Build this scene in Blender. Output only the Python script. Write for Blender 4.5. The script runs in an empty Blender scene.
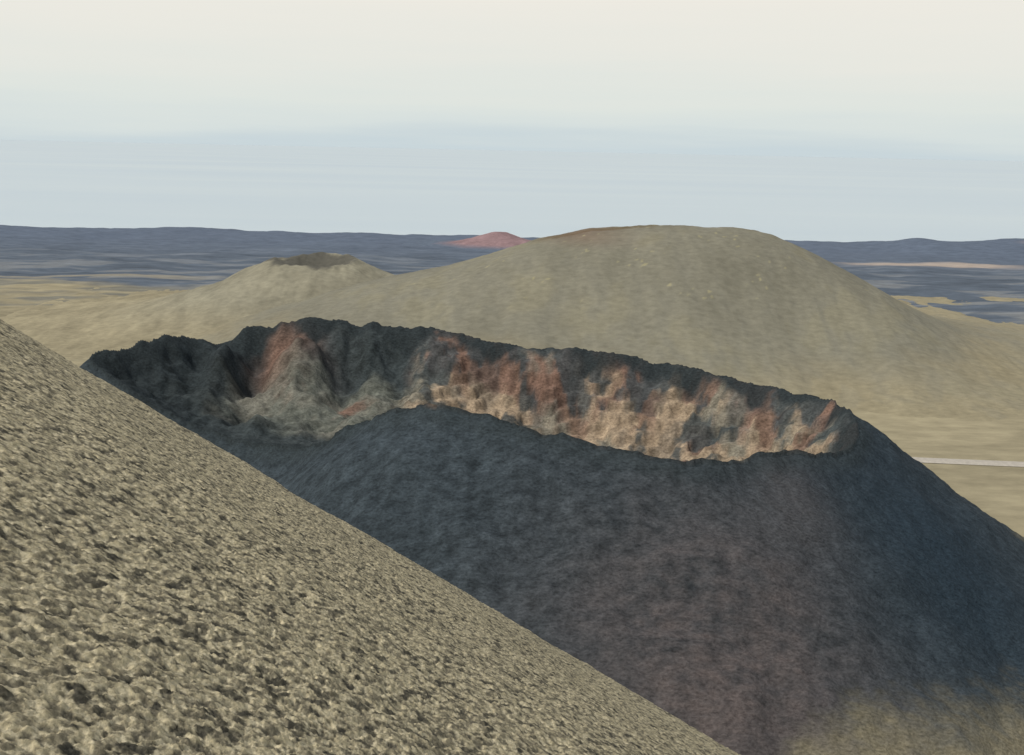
import bpy, math, numpy as np
from mathutils import Matrix, Vector

# ---------------------------------------------------------------- noise
rng = np.random.RandomState(7)
PERM = rng.permutation(256)
ANG = rng.rand(256) * 2 * np.pi
GX, GY = np.cos(ANG), np.sin(ANG)

def gnoise(x, y, seed=0):
    xi = np.floor(x).astype(np.int64); yi = np.floor(y).astype(np.int64)
    fx = x - xi; fy = y - yi
    u = fx*fx*fx*(fx*(fx*6-15)+10); v = fy*fy*fy*(fy*(fy*6-15)+10)
    def g(ix, iy, dx, dy):
        h = PERM[(PERM[(ix+seed*37) & 255] + iy + seed*91) & 255]
        return GX[h]*dx + GY[h]*dy
    a = g(xi, yi, fx, fy); b = g(xi+1, yi, fx-1, fy)
    c = g(xi, yi+1, fx, fy-1); d = g(xi+1, yi+1, fx-1, fy-1)
    return (a*(1-u)+b*u)*(1-v) + (c*(1-u)+d*u)*v

def fbm(x, y, size, octv=4, seed=0, gain=0.5):
    s = 0; a = 1.0; f = 1.0/size
    for i in range(octv):
        s = s + a*gnoise(x*f+i*17.3, y*f+i*9.1, seed+i)
        a *= gain; f *= 2.03
    return s*1.4

def sst(a, b, x):
    t = np.clip((x-a)/(b-a), 0, 1)
    return t*t*(3-2*t)

def mix(c1, c2, f):
    return c1*(1-f[..., None]) + np.asarray(c2)*f[..., None]

# ---------------------------------------------------------------- mesh
def grid_object(name, X, Y, Z, C, mat):
    ny, nx = X.shape
    co = np.stack([X, Y, Z], -1).reshape(-1, 3).astype(np.float32)
    idx = np.arange(nx*ny).reshape(ny, nx)
    q = np.stack([idx[:-1, :-1], idx[:-1, 1:], idx[1:, 1:], idx[1:, :-1]], -1).reshape(-1, 4)
    me = bpy.data.meshes.new(name)
    me.vertices.add(len(co)); me.vertices.foreach_set("co", co.ravel())
    me.loops.add(q.size); me.loops.foreach_set("vertex_index", q.ravel().astype(np.int32))
    me.polygons.add(len(q))
    me.polygons.foreach_set("loop_start", (np.arange(len(q))*4).astype(np.int32))
    me.polygons.foreach_set("use_smooth", np.ones(len(q), dtype=bool))
    me.update(calc_edges=True)
    if C is not None:
        at = me.color_attributes.new("Col", 'FLOAT_COLOR', 'POINT')
        cc = np.concatenate([np.clip(C.reshape(-1, 3), 0, 1), np.ones((len(co), 1))], 1).astype(np.float32)
        at.data.foreach_set("color", cc.ravel())
    me.materials.append(mat)
    ob = bpy.data.objects.new(name, me)
    bpy.context.scene.collection.objects.link(ob)
    return ob

def terrain_mat(name, scale, aniso=(1, 1, 1), lo=0.6, hi=1.4, bump=0.5, bdist=0.3, detail=6, rotz=0.0):
    m = bpy.data.materials.new(name); m.use_nodes = True
    nt = m.node_tree; n = nt.nodes; L = nt.links
    b = n["Principled BSDF"]; b.inputs["Roughness"].default_value = 1.0
    b.inputs["Specular IOR Level"].default_value = 0.08
    at = n.new("ShaderNodeAttribute"); at.attribute_name = "Col"
    geo = n.new("ShaderNodeNewGeometry")
    mp = n.new("ShaderNodeMapping"); mp.inputs["Scale"].default_value = aniso
    mp0 = n.new("ShaderNodeMapping"); mp0.inputs["Rotation"].default_value = (0, 0, rotz)
    L.new(geo.outputs["Position"], mp0.inputs["Vector"]); L.new(mp0.outputs[0], mp.inputs["Vector"])
    no = n.new("ShaderNodeTexNoise"); no.inputs["Scale"].default_value = scale
    no.inputs["Detail"].default_value = detail; no.inputs["Roughness"].default_value = 0.65
    L.new(mp.outputs[0], no.inputs["Vector"])
    mr = n.new("ShaderNodeMapRange"); mr.inputs[1].default_value = 0.3; mr.inputs[2].default_value = 0.7
    mr.inputs[3].default_value = lo; mr.inputs[4].default_value = hi
    L.new(no.outputs["Fac"], mr.inputs[0])
    vm = n.new("ShaderNodeVectorMath"); vm.operation = 'SCALE'
    L.new(at.outputs["Color"], vm.inputs[0]); L.new(mr.outputs[0], vm.inputs["Scale"])
    L.new(vm.outputs[0], b.inputs["Base Color"])
    bp = n.new("ShaderNodeBump"); bp.inputs["Strength"].default_value = bump
    bp.inputs["Distance"].default_value = bdist
    L.new(no.outputs["Fac"], bp.inputs["Height"]); L.new(bp.outputs[0], b.inputs["Normal"])
    return m

TAN = np.array([.275, .243, .160])
HILL = np.array([.196, .188, .144])
LAVA = np.array([.096, .119, .150])  # lava tone raised pale and blue to carry distance haze

# ---------------------------------------------------------------- plain / ground
def plain_z(X, Y):
    z = 60 - 36*sst(1500, 3600, Y) - 36*sst(730, 560, Y)
    z = z + fbm(X, Y, 260, 4, 3)*6*sst(900, 2000, Y) + fbm(X, Y, 60, 3, 5)*1.5*sst(700, 1600, Y)
    return z

s = np.linspace(-1, 1, 700)
ygr = np.concatenate([np.linspace(-900, 300, 20)[:-1], np.linspace(300, 4100, 900)])
xs = 900*s + 5200*s**3
X, Y = np.meshgrid(xs, ygr)
Z = plain_z(X, Y)
coast = 3640 + 120*np.tanh(X/1500) + fbm(X, X*0, 700, 4, 11)*90
Z += 10*np.exp(-((Y-3400)/250)**2)*sst(-300, -1200, X)
Z += 34*np.exp(-((X-1560)/330)**2 - ((Y-3380)/230)**2)
Z += 20*np.exp(-((X-1230)/70)**2 - ((Y-3400)/120)**2)
Z += 26*np.exp(-((X-2300)/500)**2 - ((Y-3400)/260)**2)
Z = Z*(1-sst(coast-60, coast, Y)) - 25*sst(coast-60, coast, Y)
n1 = fbm(X, Y, 420, 5, 21); n2 = fbm(X*.45, Y, 120, 5, 22); n3 = fbm(X*.3, Y, 50, 3, 23)
C = np.ones(X.shape+(3,))*TAN
C = C*(1+.14*n1+.12*n2+.1*n3)[..., None]
bound = np.where(X < 0, 1780, 1640) + n1*130 + n2*110
C = mix(C, [.13, .135, .125], sst(.0, .5, n2+.6*n3)*sst(1250, 1700, Y)*.75)
lf = sst(bound-40, bound+110, Y)
lava = LAVA*(1+.26*n2+.24*n3)[..., None]
lava = mix(lava, [.205, .21, .205], sst(.05, .55, n2+n3*.6)*.7*sst(3100, 1800, Y))
C = C*(1-lf[..., None]) + lava*lf[..., None]
hazef = sst(2300, 3400, Y)
C = mix(C, [.108, .136, .184], hazef*.88)  # aerial haze painted into the base colour, growing with distance
st = np.exp(-((Y-2760-n2*30)/75)**4)*sst(780, 900, X)*sst(1330, 1180, X)
C = mix(C, [.38, .32, .27], np.clip(st, 0, 1)*.9)
st = np.exp(-((Y-2010-n2*60)/45)**4)*sst(-480, -700, X)*sst(-.1, .15, n3+n2)
C = mix(C, [.24, .22, .17], np.clip(st, 0, 1)*.8)
st = np.exp(-((Y-3300)/50)**4)*sst(1500, 1560, X)*sst(1900, 1700, X)
C = mix(C, [.26, .2, .19], np.clip(st, 0, 1)*.6)
ground_mat = terrain_mat("ash_and_lava_plain", 0.06, (.5, 1, 1), .8, 1.2, .3, 2.0)
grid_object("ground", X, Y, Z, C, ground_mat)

# ---------------------------------------------------------------- big hill
PX = np.array([-420, -300, -171, -82, -19, 32, 95, 133, 184, 230, 285, 323, 361, 428, 494, 561, 658, 780, 900.])
PZ = np.array([62, 100, 134, 152, 171, 188, 201, 204, 209.5, 210, 209, 202, 187, 155, 119, 90, 77, 62, 50.])
xf = np.arange(-600, 1100, 2.0)
pf = np.interp(xf, PX, PZ)
k = np.exp(-(np.arange(-24, 25)*2/14.)**2); k /= k.sum()
pf = np.convolve(np.pad(pf, 24, mode='edge'), k, 'valid')
xs = np.linspace(-560, 1000, 620); ys = np.linspace(820, 2050, 480)
X, Y = np.meshgrid(xs, ys)
yc = 1400 + 30*np.sin(X/210)
wf = 400 + 60*fbm(X, Y*0, 260, 2, 31)
a = np.where(Y < yc, (yc-Y)/wf, (Y-yc)/430)
S = 1/(1+(a/.62)**2.6)
S = (S-0.17)/(1-0.17)
P = np.interp(X, xf, pf)
Z = 54 + (P-54)*S
r = np.sqrt(((X-240)/105)**2 + ((Y-1465)/62)**2)
Z -= 16*sst(1.1, .4, r)
gull = fbm(X, Y*.22, 42, 4, 33)
Z += gull*1.9*sst(.03, .4, a) + fbm(X, Y, 14, 3, 34)*.6 + fbm(X, Y, 45, 3, 35)*1.5*sst(150, 200, Z)
edge = np.minimum(np.minimum(X+560, 1000-X), np.minimum(Y-820, 2050-Y))
Z = Z - 25*sst(60, 0, edge)
n1 = fbm(X, Y, 150, 4, 41); n2 = fbm(X, Y*.5, 26, 4, 42); n3 = fbm(X, Y, 9, 2, 43)
C = np.ones(X.shape+(3,))*HILL
C = mix(C, TAN, sst(105, 55, Z+n1*22))
C = C*(1+.12*n1+.10*n2+.06*gull)[..., None]
C = mix(C, [.145, .142, .116], sst(.0, .6, n2)*.3)
C = mix(C, [.228, .21, .138], sst(.1, .6, n1-n2*.4)*.35)
top = sst(.10, .0, a)*sst(175, 198, Z+n2*7)
C = mix(C, [.115, .09, .048], np.clip(top, 0, 1)*.85)
lowb = np.exp(-((X-75)/55)**2)*sst(182, 198, Z)
C = mix(C, [.165, .105, .075], np.clip(lowb, 0, 1)*.5)
spots = sst(.55, .7, n3)*sst(.1, .35, fbm(X, Y, 60, 2, 44))*sst(120, 150, Z)
C = mix(C, [.31, .285, .17], spots*.75)
hill_mat = terrain_mat("ash_covered_slope", 0.16, (.6, 1, 1), .84, 1.16, .35, 1.5)
grid_object("volcanic_hill", X, Y, Z, C, hill_mat)

# ---------------------------------------------------------------- small cone with crater
xs = np.linspace(-760, 60, 420); ys = np.linspace(1120, 1900, 380)
X, Y = np.meshgrid(xs, ys)
dx = X+268; dy = Y-1500
r = np.sqrt((dx/np.where(dx < 0, 1.28, 1.1))**2 + (dy/1.0)**2) + fbm(X, Y, 90, 3, 51)*9
rim = 50.
out = np.clip(r-rim, 0, None)
Z = 56 + 91*np.exp(-(out/118)**1.25)
Z += 6*np.exp(-((X+245)/50)**2)*sst(10, 60, dy)
Z -= 12*sst(rim, 18, r)
Z -= 6*np.exp(-((dy+52)/30)**2-((dx-5)/48)**2)
gull = fbm(X, Y*.3, 30, 4, 52)
near = sst(90, 40, r)
Z += gull*1.4 + fbm(X, Y, 10, 2, 53)*.5 + fbm(X, Y, 26, 3, 56)*3*near
edge = np.minimum(np.minimum(X+760, 60-X), np.minimum(Y-1120, 1900-Y))
Z -= 25*sst(60, 0, edge)
n1 = fbm(X, Y, 120, 4, 54); n2 = fbm(X, Y*.5, 24, 4, 55)
C = np.ones(X.shape+(3,))*np.array([.235, .222, .165])
C = mix(C, TAN, sst(110, 60, Z))*(1+.16*n1+.16*n2)[..., None]
C = mix(C, [.088, .086, .074], sst(rim+8, rim-4, r+n2*10)*.9)
grid_object("cinder_cone", X, Y, Z, C, hill_mat)

# ---------------------------------------------------------------- distant red cone
xs = np.linspace(-380, 220, 200); ys = np.linspace(2900, 3400, 160)
X, Y = np.meshgrid(xs, ys)
r = np.sqrt(((X+45)/np.where(X < -45, 1.15, 1.1))**2 + (Y-3150)**2)
Z = 24 + 44*np.exp(-(np.clip(r-18, 0, None)/84)**1.15) - 3*sst(20, 0, r) + fbm(X, Y, 40, 3, 61)*2.0
edge = np.minimum(np.minimum(X+380, 220-X), np.minimum(Y-2900, 3400-Y))
Z -= 40*sst(60, 0, edge)
C = np.ones(X.shape+(3,))*np.array([.25, .17, .175])
C = C*(1+.2*fbm(X, Y, 50, 4, 62))[..., None]
C = mix(C, [.108, .136, .178], sst(40, 30, Z))  # foot fades into the haze-tinted colour of the plain
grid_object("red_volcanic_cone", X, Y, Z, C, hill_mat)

# ---------------------------------------------------------------- main crater
rimp = np.array([
 (-274, 700, 161), (-258, 730, 165), (-240, 757, 168), (-224, 769, 169), (-211, 775, 157), (-201, 781, 158), (-192, 784, 171), (-172, 788, 171), (-140, 790, 178.5),
 (-120, 793, 174), (-85, 792, 172), (-53, 790, 171), (-25, 786, 166), (5, 780, 161), (62, 770, 161), (90, 765, 157), (130, 750, 151.5),
 (168, 730, 147), (192, 710, 145), (208, 690, 146), (210, 662, 146), (204, 632, 139), (190, 605, 135), (144, 570, 143),
 (92, 540, 146), (46, 545, 153), (-6, 560, 161), (-55, 575, 164), (-85, 592, 150), (-121, 612, 130), (-155, 632, 125),
 (-189, 650, 128), (-232, 668, 142)], float)
N = len(rimp); R = []
for i in range(N):
    p0, p1, p2, p3 = rimp[i-1], rimp[i], rimp[(i+1) % N], rimp[(i+2) % N]
    for j in range(5):
        t = j/5.
        R.append(.5*((2*p1)+(-p0+p2)*t+(2*p0-5*p1+4*p2-p3)*t*t+(-p0+3*p1-3*p2+p3)*t**3))
R = np.array(R)
xs = np.linspace(-480, 520, 840); ys = np.linspace(330, 1010, 580)
X, Y = np.meshgrid(xs, ys)
wx = X + fbm(X, Y, 45, 3, 71)*5; wy = Y + fbm(X, Y, 45, 3, 75)*6
dmin = np.full(X.shape, 1e9)
for i in range(len(R)):
    ax, ay, az = R[i]; bx, by, bz = R[(i+1) % len(R)]
    ex, ey = bx-ax, by-ay
    t = np.clip(((wx-ax)*ex+(wy-ay)*ey)/(ex*ex+ey*ey+1e-9), 0, 1)
    d = np.hypot(wx-ax-t*ex, wy-ay-t*ey)
    dmin = np.minimum(dmin, d)
W = np.zeros(X.shape); HZ = W.copy(); NX = W.copy(); NY = W.copy()
inside = np.zeros(X.shape, bool)
for i in range(len(R)):
    ax, ay, az = R[i]; bx, by, bz = R[(i+1) % len(R)]
    ex, ey = bx-ax, by-ay
    t = np.clip(((wx-ax)*ex+(wy-ay)*ey)/(ex*ex+ey*ey+1e-9), 0, 1)
    d = np.hypot(wx-ax-t*ex, wy-ay-t*ey)
    w = np.exp(-(d-dmin)/7.)
    W += w; HZ += w*(az+t*(bz-az)); NX += w*(ax+t*ex); NY += w*(ay+t*ey)
    cond = ((ay > wy) != (by > wy)) & (wx < (bx-ax)*(wy-ay)/(by-ay+1e-12)+ax)
    inside ^= cond
HZ /= W; NX /= W; NY /= W
d = dmin
gul = fbm(NX, NY, 30, 3, 81)
blk = fbm(X, Y, 34, 4, 82, .45); fine = fbm(X, Y, 6, 3, 83)
rdg = 1-np.sqrt(fbm(X, Y*.8, 40, 3, 84, .45)**2+.015)*2.0
floor = 94 + 28*sst(10, -75, X)
depth = HZ-floor
di = np.clip(d, 0, None)
prof = 1-np.exp(-(di/36)**1.35)
far_side = sst(640, 690, Y)
Zin = HZ - depth*prof + gul*6*np.exp(-((di-24)/20)**2) + ((blk*9+rdg*4-2.5)*(.3+.7*far_side))*sst(4, 22, di) + fine*.7*sst(2, 10, di)
led = (Zin + blk*5 + gul*4)/9.0
Zin += 1.8*np.sin(led*2*np.pi)*sst(8, 18, di)*sst(60, 45, di)*sst(-80, -30, X)
sp = sst(4, 26, di)
Zin += 17*sp*np.exp(-((X+150-(792-Y)*.10)/19)**2-((Y-742)/42)**2)
Zin += 20*sp*np.exp(-((X+203)/13)**2-((Y-742)/34)**2)
Zin += 7*sp*np.exp(-((X+110)/24)**2-((Y-690)/22)**2)
gul2 = fbm(NX, NY, 34, 3, 85)
Zout = HZ - .70*np.clip(d-2, 0, None) + gul2*1.2*sst(8, 50, d) + fbm(X, Y, 50, 4, 86)*1.6*sst(0, 30, d)
Z = np.where(inside, Zin, Zout)
lft = sst(-60, -110, X)*sst(660, 720, Y)
Z = Z + fine*.6 + (fbm(NX, NY, 18, 3, 87)*(2.0+1.6*lft) + .5)*np.exp(-(d/10)**2)
fl = np.where(Y < 800, 60-36*sst(730, 560, Y), 60.)-4
Z = np.where(inside, Z, fl + np.logaddexp(0, (Z-fl)/4.)*4. - 3)
edge = np.minimum(np.minimum(X+480, 520-X), np.minimum(Y-330, 1010-Y))
Z -= 12*sst(40, 0, edge)
# colours
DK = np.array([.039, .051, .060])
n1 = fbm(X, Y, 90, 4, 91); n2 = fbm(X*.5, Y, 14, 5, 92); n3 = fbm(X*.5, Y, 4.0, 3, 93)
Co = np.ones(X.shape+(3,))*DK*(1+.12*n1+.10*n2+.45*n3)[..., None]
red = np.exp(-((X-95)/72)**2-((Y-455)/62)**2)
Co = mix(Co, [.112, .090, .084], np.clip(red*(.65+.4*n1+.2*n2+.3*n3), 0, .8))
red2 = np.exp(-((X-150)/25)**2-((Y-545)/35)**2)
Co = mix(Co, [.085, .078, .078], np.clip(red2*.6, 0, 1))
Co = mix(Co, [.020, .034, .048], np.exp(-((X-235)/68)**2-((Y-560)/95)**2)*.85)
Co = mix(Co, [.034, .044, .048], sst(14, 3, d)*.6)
thr = 61 - .17*np.clip(X-165, 0, None) - 22*sst(140, 80, X)
tanf = sst(9, -13, Z-thr+n2*4+n1*3+n3*3)
Co = mix(Co, TAN*.85, tanf*np.where(X < 520, sst(760, 640, Y), 0)*.8)
Co = mix(Co, TAN, sst(66, 60, Z)*sst(640, 760, Y))
rust = np.array([.180, .115, .088]); tanp = np.array([.30, .235, .165]); gg = np.array([.140, .150, .128]); teal = np.array([.036, .046, .050])
w1 = fbm(X, Y, 50, 5, 101, .5); w2 = fbm(X, Y, 40, 5, 102, .5); w3 = fbm(X, Y, 36, 5, 103, .55); w4 = fbm(X, Y, 26, 4, 107)
Ci = np.ones(X.shape+(3,))*rust
Ci = mix(Ci, tanp, sst(-.3, .25, w1+sst(10, 38, di)*.6-.2))
Ci = mix(Ci, gg, sst(.1, .5, w2)*.65)
Ci = mix(Ci, gg*.95, sst(115, 165, X)*sst(-.3, .4, w3)*.55)
Ci = mix(Ci, rust*.85, sst(.12, .38, w4)*sst(45, 25, di)*.85)
Ci = mix(Ci, teal*1.3, sst(.12, .42, w3+.28*sst(24, 8, di))*.85)
Ci = mix(Ci, teal*1.2, sst(.0, -.3, rdg-.3+blk*.3)*.35)
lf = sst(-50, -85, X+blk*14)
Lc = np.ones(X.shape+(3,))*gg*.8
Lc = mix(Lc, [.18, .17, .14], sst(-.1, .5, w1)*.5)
Lc = mix(Lc, teal, sst(54, 28, di+blk*18)*.94)  # shadow mass below the left rim painted into the rock colour
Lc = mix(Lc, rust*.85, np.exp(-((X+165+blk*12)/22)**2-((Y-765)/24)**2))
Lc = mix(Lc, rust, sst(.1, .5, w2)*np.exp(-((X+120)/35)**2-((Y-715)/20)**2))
Lc = mix(Lc, teal*.75, sst(-172, -196, X+blk*14)*.93)  # shade on the left inner wall put straight into its colour
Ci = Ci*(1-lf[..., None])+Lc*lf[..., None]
Ci = Ci*(1+.16*n2+.40*n3)[..., None]
lip = sst(13, 5, di+blk*13+gul*5)
Ci = mix(Ci, teal*.75, np.clip(lip, 0, 1)*.93)
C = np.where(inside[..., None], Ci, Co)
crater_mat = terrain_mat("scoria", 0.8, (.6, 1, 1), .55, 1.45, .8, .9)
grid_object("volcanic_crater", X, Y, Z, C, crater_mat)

# ---------------------------------------------------------------- foreground hillside
def hillside(X, Y):
    fx = np.where(X > -90, .596*X, -(53.6 + 60*(1-np.exp(-np.clip(-X-90, 0, None)*.596/60))))
    yy = np.clip(Y, 0, 150)
    fy = .2476*yy + .001*yy*yy + .56*np.clip(Y-150, 0, None) + .2*np.clip(Y, None, 0)
    return 290 - fx - fy
s = np.linspace(-1, 1, 1100)
u = -.12 + .38*s + .85*s**3
yr = np.concatenate([np.linspace(-70, 8, 40)[:-1], np.exp(np.linspace(math.log(8), math.log(150), 1350)),
                     np.linspace(152, 640, 90)])
Uu, Y = np.meshgrid(u, yr)
X = Uu*(np.clip(Y, 0, None)+14)
Z = hillside(X, Y)
ca, sa = math.cos(1.15), math.sin(1.15)
Pp = (X*ca + Y*sa)*.6; Q = -X*sa + Y*ca
A = fbm(Pp, Q, .36, 4, 111, .62); B = fbm(Pp, Q, .17, 3, 112, .6); G = fbm(X, Y, 9, 4, 113); H = fbm(X, Y, 30, 3, 114)
D_ = fbm(Pp, Q, 1.0, 3, 119); E_ = fbm(X, Y, 3.5, 4, 121)
F_ = fbm(Pp, Q, .27, 2, 123)
fade = sst(165, 130, Y)
pits = sst(.04, .34, A+.35*B+.12*D_+.15*E_)
pit2 = sst(.14, .38, F_+.2*B+.12*E_)
Z += (G*.28 + H*.35)*sst(300, 150, Y) + fade*(.095*A + .07*B + .09*D_ - .07*pits - .05*pit2)
C = np.ones(X.shape+(3,))*np.array([.405, .356, .230])
C = C*(1+.08*G+.08*E_-.15*A)[..., None]
C = mix(C, [.54, .485, .34], sst(.0, .4, -B-.5*A)*.65)
C = mix(C, [.11, .102, .078], pits*.62*fade)
C = mix(C, [.065, .062, .052], pit2*.68*fade)
dark_st = sst(.36, .52, fbm(Pp, Q, .55, 3, 117)+.2*B+.12*E_)
C = mix(C, [.045, .044, .037], dark_st*.82)
fg_mat = terrain_mat("lapilli_slope", 8.5, (.65, 1, 1), .55, 1.45, .9, .07, 6, -1.15)
grid_object("hillside", X, Y, Z, C, fg_mat)

# ---------------------------------------------------------------- road
t = np.linspace(0, 1, 160)
rx = 250 + 900*t
ry = 862 - 22*np.sin(np.clip((rx-300)/260, 0, 3.1)) + np.clip(rx-700, 0, None)*.35
nx_ = -np.gradient(ry); ny_ = np.gradient(rx); l = np.hypot(nx_, ny_); nx_ /= l; ny_ /= l
offs = np.array([-7.5, -6, -5.4, 5.4, 6, 7.5])
hz = np.array([-.3, .35, .45, .45, .35, -.3])
Xr = rx[:, None]+nx_[:, None]*offs; Yr = ry[:, None]+ny_[:, None]*offs
Zr = 60.7 + hz[None, :] + 0*Xr
Cr = np.ones(Xr.shape+(3,))*np.array([.40, .37, .32])
road_mat = terrain_mat("dusty_road", .3, (1, 1, 1), .85, 1.15, .1, .1)
grid_object("road", Xr, Yr, Zr, Cr, road_mat)

# ---------------------------------------------------------------- sea
me = bpy.data.meshes.new("sea")
B_ = 220000.
me.from_pydata([(-B_, -B_, 0), (B_, -B_, 0), (B_, B_, 0), (-B_, B_, 0)], [], [(0, 1, 2, 3)])
sea = bpy.data.objects.new("sea", me); bpy.context.scene.collection.objects.link(sea)
m = bpy.data.materials.new("hazy_sea"); m.use_nodes = True
nt = m.node_tree; b = nt.nodes["Principled BSDF"]
b.inputs["Roughness"].default_value = .35
geo = nt.nodes.new("ShaderNodeNewGeometry"); mp = nt.nodes.new("ShaderNodeMapping")
mp.inputs["Scale"].default_value = (.00012, .0005, 1)
no = nt.nodes.new("ShaderNodeTexNoise"); no.inputs["Scale"].default_value = 1; no.inputs["Detail"].default_value = 6
cr = nt.nodes.new("ShaderNodeValToRGB")
cr.color_ramp.elements[0].position = .3; cr.color_ramp.elements[0].color = (.41, .51, .575, 1)
cr.color_ramp.elements[1].position = .7; cr.color_ramp.elements[1].color = (.475, .565, .60, 1)
nt.links.new(geo.outputs["Position"], mp.inputs[0]); nt.links.new(mp.outputs[0], no.inputs["Vector"])
nt.links.new(no.outputs["Fac"], cr.inputs[0]); nt.links.new(cr.outputs[0], b.inputs["Base Color"])
me.materials.append(m)

# ---------------------------------------------------------------- world
sun_dir = Vector((-.50, -.30, .81)).normalized()
el = math.asin(sun_dir.z); az = math.atan2(sun_dir.x, sun_dir.y) % (2*math.pi)
w = bpy.data.worlds.new("World"); bpy.context.scene.world = w; w.use_nodes = True
nt = w.node_tree; n = nt.nodes; L = nt.links
bg = n["Background"]; bg.inputs[1].default_value = .1
sky = n.new("ShaderNodeTexSky"); sky.sky_type = 'NISHITA'; sky.sun_disc = False
sky.sun_elevation = el; sky.sun_rotation = az; sky.dust_density = 3
tc = n.new("ShaderNodeTexCoord"); sx = n.new("ShaderNodeSeparateXYZ"); L.new(tc.outputs["Generated"], sx.inputs[0])
cr = n.new("ShaderNodeValToRGB"); e = cr.color_ramp.elements
e[0].position = 0; e[0].color = (6.0, 6.9, 7.25, 1)
e[1].position = 1; e[1].color = (5.0, 5.2, 5.2, 1)
for p, c in [(.008, (6.3, 7.1, 7.3)), (.02, (6.95, 7.6, 7.5)), (.04, (7.5, 7.95, 7.55)), (.08, (8.2, 8.2, 7.6)), (.13, (8.7, 8.4, 7.65)), (.3, (7.2, 7.1, 6.8))]:
    x = e.new(p); x.color = (*c, 1)
mpw = n.new("ShaderNodeMapping"); mpw.inputs["Scale"].default_value = (1.6, 1.6, 26)
L.new(tc.outputs["Generated"], mpw.inputs[0])
nz = n.new("ShaderNodeTexNoise"); nz.inputs["Scale"].default_value = 1.6; nz.inputs["Detail"].default_value = 5
L.new(mpw.outputs[0], nz.inputs["Vector"])
ma = n.new("ShaderNodeMath"); ma.operation = 'MULTIPLY_ADD'; ma.inputs[1].default_value = .06
sb = n.new("ShaderNodeMath"); sb.operation = 'SUBTRACT'; sb.inputs[1].default_value = .5
L.new(nz.outputs["Fac"], sb.inputs[0]); L.new(sb.outputs[0], ma.inputs[0]); L.new(sx.outputs["Z"], ma.inputs[2])
L.new(ma.outputs[0], cr.inputs[0])
vf = n.new("ShaderNodeMapRange"); vf.inputs[1].default_value = .15; vf.inputs[2].default_value = .6
vf.inputs[3].default_value = .97; vf.inputs[4].default_value = .4
L.new(sx.outputs["Z"], vf.inputs[0])
mx = n.new("ShaderNodeMix"); mx.data_type = 'RGBA'
L.new(vf.outputs[0], mx.inputs[0]); L.new(sky.outputs[0], mx.inputs[6]); L.new(cr.outputs[0], mx.inputs[7])
L.new(mx.outputs[2], bg.inputs[0])

sl = bpy.data.lights.new("sun", 'SUN'); sl.energy = 2.7; sl.angle = math.radians(1.0); sl.color = (1, .95, .86)
so = bpy.data.objects.new("sun", sl); so.rotation_euler = sun_dir.to_track_quat('Z', 'Y').to_euler()
so.location = (0, 0, 600)
bpy.context.scene.collection.objects.link(so)

# ---------------------------------------------------------------- camera
cam = bpy.data.cameras.new("camera"); cam.sensor_width = 36; cam.lens = 1100/1024*36
cam.clip_start = .5; cam.clip_end = 500000
co = bpy.data.objects.new("camera", cam)
co.matrix_world = Matrix.Translation((0, 0, 300)) @ Matrix.Rotation(math.radians(90-11.73), 4, 'X') @ Matrix.Rotation(math.radians(1.2), 4, 'Z')
bpy.context.scene.collection.objects.link(co)
sc = bpy.context.scene; sc.camera = co
sc.view_settings.view_transform = 'Standard'; sc.view_settings.look = 'None'; sc.view_settings.exposure = 0
